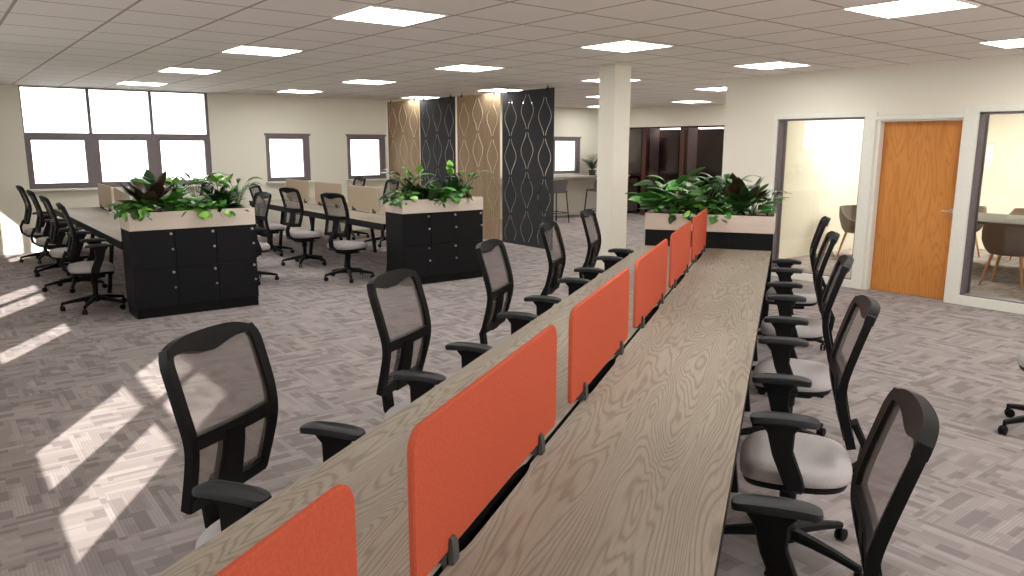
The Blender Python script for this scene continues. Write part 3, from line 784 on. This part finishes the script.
plant_row(LK1, Yax, 1.02, [
    (-.50, .08, 'pothos', 1.0, 'low lime green plant at the left corner of'),
    (-.36, -.02, 'rubber', 1.05, 'tall broad maroon leaved plant at the left of'),
    (-.20, .09, 'lily', .95, 'bright green leafy plant left of the middle of'),
    (-.12, -.1, 'spear', .85, 'dark shrub with lime shoots left of the middle of'),
    (.00, .10, 'pothos', 1.0, 'variegated low plant in the middle front of'),
    (.12, -.08, 'arch', 1.0, 'thin arching plant in the middle back of'),
    (.20, .10, 'pothos', .95, 'low green plant right of the middle of'),
    (.34, 0, 'spear', 1.05, 'dense dark plant with tall lime shoot at the right of'),
    (.50, .04, 'arch', .9, 'sparse arching dark plant at the right end of')], 'the left locker planter', 100)
plant_row(LK2, Yax, 1.02, [
    (-.50, .08, 'pothos', 1.0, 'pale lime low plant at the left corner of'),
    (-.38, -.02, 'arch', 1.05, 'dark arching plant at the left of'),
    (-.24, .0, 'spear', 1.05, 'dark lime tipped plant left of the middle of'),
    (-.12, .10, 'lily', .8, 'mid green leafy plant before the middle of'),
    (.02, .09, 'pothos', 1.05, 'bright green cushion plant in the middle of'),
    (.20, .10, 'pothos', .95, 'small lime spotted plant right of the middle of'),
    (.30, -.04, 'spear', 1.1, 'dark feathery plant with lime shoot at the right of'),
    (.48, .02, 'arch', .95, 'thin leaved plant at the right end of')], 'the planter before the hanging screens', 200)
plant_row(PB, Wv, 1.02, [
    (-.50, .06, 'lily', .9, 'spreading bright green plant at the left end of'),
    (-.34, .02, 'lily', 1.15, 'tall green plant with nodding leaves at the left of'),
    (-.18, .08, 'pothos', 1.0, 'low trailing plant left of the middle of'),
    (-.05, 0, 'lily', 1.05, 'arching green plant in the middle of'),
    (.08, .06, 'pothos', 1.0, 'low trailing plant just right of the orange screens in'),
    (.12, -.05, 'arch', 1.1, 'thin plant with nodding leaf right of the middle of'),
    (.30, .0, 'rubber', 1.05, 'tall dark broad leaved plant at the right of'),
    (.40, .08, 'lily', .8, 'small mid green plant at the right front of'),
    (.53, .04, 'arch', .7, 'plant spilling over the right end of')], 'the planter ending the long desk', 300)

# ------------------------------------------------------------------ hanging cut-out screens
def cut_panel(x0, x1, z0, z1, mat, label):
    Wd, H = x1-x0, z1-z0
    cu = bpy.data.curves.new('cut', 'CURVE'); cu.dimensions = '2D'; cu.fill_mode = 'BOTH'; cu.extrude = .004
    def poly(pts):
        s = cu.splines.new('POLY'); s.points.add(len(pts)-1)
        for i, (x, y) in enumerate(pts): s.points[i].co = (x, y, 0, 1)
        s.use_cyclic_u = True
    poly([(0, 0), (Wd, 0), (Wd, H), (0, H)])
    P_ = .62; hw = .0085
    for c in range(3):
        xc = Wd*(c+.5)/3
        for s in (-1, 1):
            for j in range(4):
                zc = H-.10-P_*(j+.5) + (.10 if c == 1 else 0)
                def cx(z): return xc + s*(.022 + .125*(.5+.5*math.cos(2*PI*(z-zc)/P_))**1.15*Wd/1.25)
                a, e = max(.06, zc-P_*.46), min(H-.06, zc+P_*.46)
                if e-a < .1: continue
                zs = [a+(e-a)*i/16 for i in range(17)]
                poly([(cx(z)-hw, z) for z in zs] + [(cx(z)+hw, z) for z in zs[::-1]])
    tmp = bpy.data.objects.new('cut', cu); COL.objects.link(tmp)
    bpy.context.view_layer.update()
    me = bpy.data.meshes.new_from_object(tmp.evaluated_get(bpy.context.evaluated_depsgraph_get()))
    bpy.data.objects.remove(tmp); bpy.data.curves.remove(cu)
    me.name = 'board'
    me.transform(Matrix.Rotation(PI/2, 4, 'X'))
    me.materials.clear(); me.materials.append(M[mat])
    t = thing('hanging_screen', label, 'room divider', (x0, 7.60, z0), 0, 'cut-out screens hanging from the ceiling')
    o = bpy.data.objects.new('board', me); COL.objects.link(o); o.parent = t
    for x in (Wd*.12, Wd*.88):
        b = MB(); b.tube([(x, 0, H-.01), (x, 0, HC-z0)], .006, 6); b.box(x-.015, x+.015, -.014, .014, H-.03, H+.01); b.build('hanger', 'steel', t)
    return t
cut_panel(-14.15, -12.90, .10, 2.545, 'tan', 'tan cut-out hanging screen nearest the window wall')
cut_panel(-12.87, -11.65, .10, 2.545, 'charcoal', 'charcoal cut-out hanging screen between the two tan ones')
cut_panel(-11.58, -10.31, .10, 2.545, 'tan', 'tan cut-out hanging screen between the two charcoal ones')
cut_panel(-10.24, -8.94, .10, 2.545, 'charcoal', 'charcoal cut-out hanging screen at the right end, nearest the column')

# ------------------------------------------------------------------ window counter with stools and palm
t = thing('bar_counter', 'grey bar counter under the small window seen beside the column', 'counter', (XW, 8.4, 0))
b = MB(); b.box(.095, .72, 0, 5.55, .94, .985, .004); b.build('counter_top', 'counter', t, 0)
for y in (.1, 2.7, 5.3):
    b = MB(); b.box(.60, .66, y, y+.06, 0, .94); b.box(.12, .60, y, y+.06, .88, .94); b.build('leg', 'steel', t, 0)
def stool(label, loc, rz):
    t = thing('bar_stool', label, 'stool', loc, rz, 'bar stools at the window counter')
    b = MB(); b.box(-.22, .22, -.20, .20, .66, .72, .02); b.build('seat', 'stool', t)
    b = MB(); b.shell([-.23+.46*i/8 for i in range(9)], [.70, .78, .86, .94], lambda x, z: (x, -.20-.06*(z-.7)/.24+.10*(x/.23)**2, z), lambda x, z: (0, 1, 0), .03); b.build('backrest', 'stool', t)
    for sx in (-1, 1):
        for sy in (-1, 1):
            b = MB(); b.tube([(sx*.19, sy*.17, .67), (sx*.24, sy*.22, 0)], .013, 8); b.build('leg', 'steel', t)
    b = MB()
    q = .225
    for a, c in (((-q, -q+.02), (q, -q+.02)), ((q, -q+.02), (q, q-.02)), ((q, q-.02), (-q, q-.02)), ((-q, q-.02), (-q, -q+.02))): b.tube([(a[0], a[1], .22), (c[0], c[1], .22)], .009, 8)
    b.build('footrest', 'steel', t)
    return t
stool('dark woven bar stool beside the charcoal screen', (-13.0, 11.1, 0), PI/2)
stool('dark woven bar stool half hidden by the column', (-13.0, 12.42, 0), PI/2)
t = thing('potted_palm', 'grey green palm in a dark pot on the counter beside the column', 'plant', (-13.72, 12.9, .985))
b = MB(); b.lathe([(0, 0), (.07, 0), (.09, .13), (.08, .13), (.075, .11), (0, .11)], 18); b.build('pot', 'pot', t)
R = random.Random(3); lf = MB()
for i in range(12):
    az = i*2.399; ph = R.uniform(1.0, 1.5); p = Vector((0, 0, .1)); Lf = R.uniform(.36, .62)
    for k in range(10):
        d = Vector((math.cos(az)*math.cos(ph), math.sin(az)*math.cos(ph), math.sin(ph))); q = p+d*Lf/10
        for sd in (-1, 1): leaf(lf, q, az+sd, ph*.5, .13, .026, .5, 0, .1, 4)
        lf.tube([p, q], .003, 4); p = q; ph -= .1
lf.build('leaves', 'g_fern', t, 60)

# ------------------------------------------------------------------ meeting room
t = thing('meeting_table', 'pale meeting table behind the glazing right of the door', 'table', (-3.6, 11.65, 0))
b = MB(); b.box(-2.0, 2.4, -.72, .72, .70, .735, .006); b.build('tabletop', 'table', t, 0)
for x in (-1.6, 2.0):
    for y in (-.5, .5):
        b = MB(); b.beam([(x, y, .70), (x*1.05, y*1.1, 0)], .06, .05, (1, 0, 0)); b.build('leg', 'legwood', t, 0)
def tub_chair():
    t = thing('tub_chair', '', 'chair')
    ths = [math.radians(-245+250/24*i) for i in range(25)]       # from front right round the back to the front left
    def prof(th):
        k = (1 + math.cos(th+PI/2))/2 if True else 0             # 1 at the back (-y)
        return k
    def P(th, v):
        k = max(0, -math.sin(th)); H = .60 + .19*min(1, k*1.5)**1.2 if k > 0 else .60 - .08*max(0, math.sin(th))
        z = .40 + (H-.40)*v; r = .70 + .30*min(1, v*1.6)**.6
        return (.30*r*math.copysign(abs(math.cos(th))**.75, math.cos(th)), .28*r*math.copysign(abs(math.sin(th))**.75, math.sin(th)), z)
    a0, a1 = math.radians(-205), math.radians(25)
    ths = [a0+(a1-a0)*i/28 for i in range(29)]
    b = MB(); b.shell(ths, [0, .15, .35, .6, .85, 1], P, lambda th, v: Vector((math.cos(th), math.sin(th), 0)), .03)
    b.build('shell', 'shell', t, 50)
    b = MB(); b.lathe([(.0, .385), (.19, .39), (.235, .42), (.245, .45), (.22, .47), (0, .475)], 24); b.build('seat', 'shell', t, 50)
    for sx in (-1, 1):
        for sy in (-1, 1):
            b = MB(); b.tube([(sx*.15, sy*.14, .41), (sx*.235, sy*.22, 0)], [.021, .013], 10); b.build('leg', 'legwood', t)
    return t
tc = tub_chair(); first = True
for x, y, rz, lab in ((-3.68, 10.52, .05, 'taupe tub chair with beech legs behind the glazing right of the door'),
                      (-6.05, 11.35, -PI/2, 'taupe tub chair at the table end, seen through the glazing left of the door'),
                      (-2.85, 10.50, 0, 'taupe tub chair beside the table at the right picture edge'),
                      (-5.2, 12.75, PI, 'taupe tub chair on the far side of the meeting table, left one'),
                      (-4.3, 12.75, PI, 'taupe tub chair on the far side of the meeting table, middle one'),
                      (-3.4, 12.75, PI, 'taupe tub chair on the far side of the meeting table, right one')):
    o = tc if first else dup(tc); first = False
    o.location = (x, y, 0); o.rotation_euler.z = rz; o['label'] = lab; o['group'] = 'tub chairs in the meeting room'
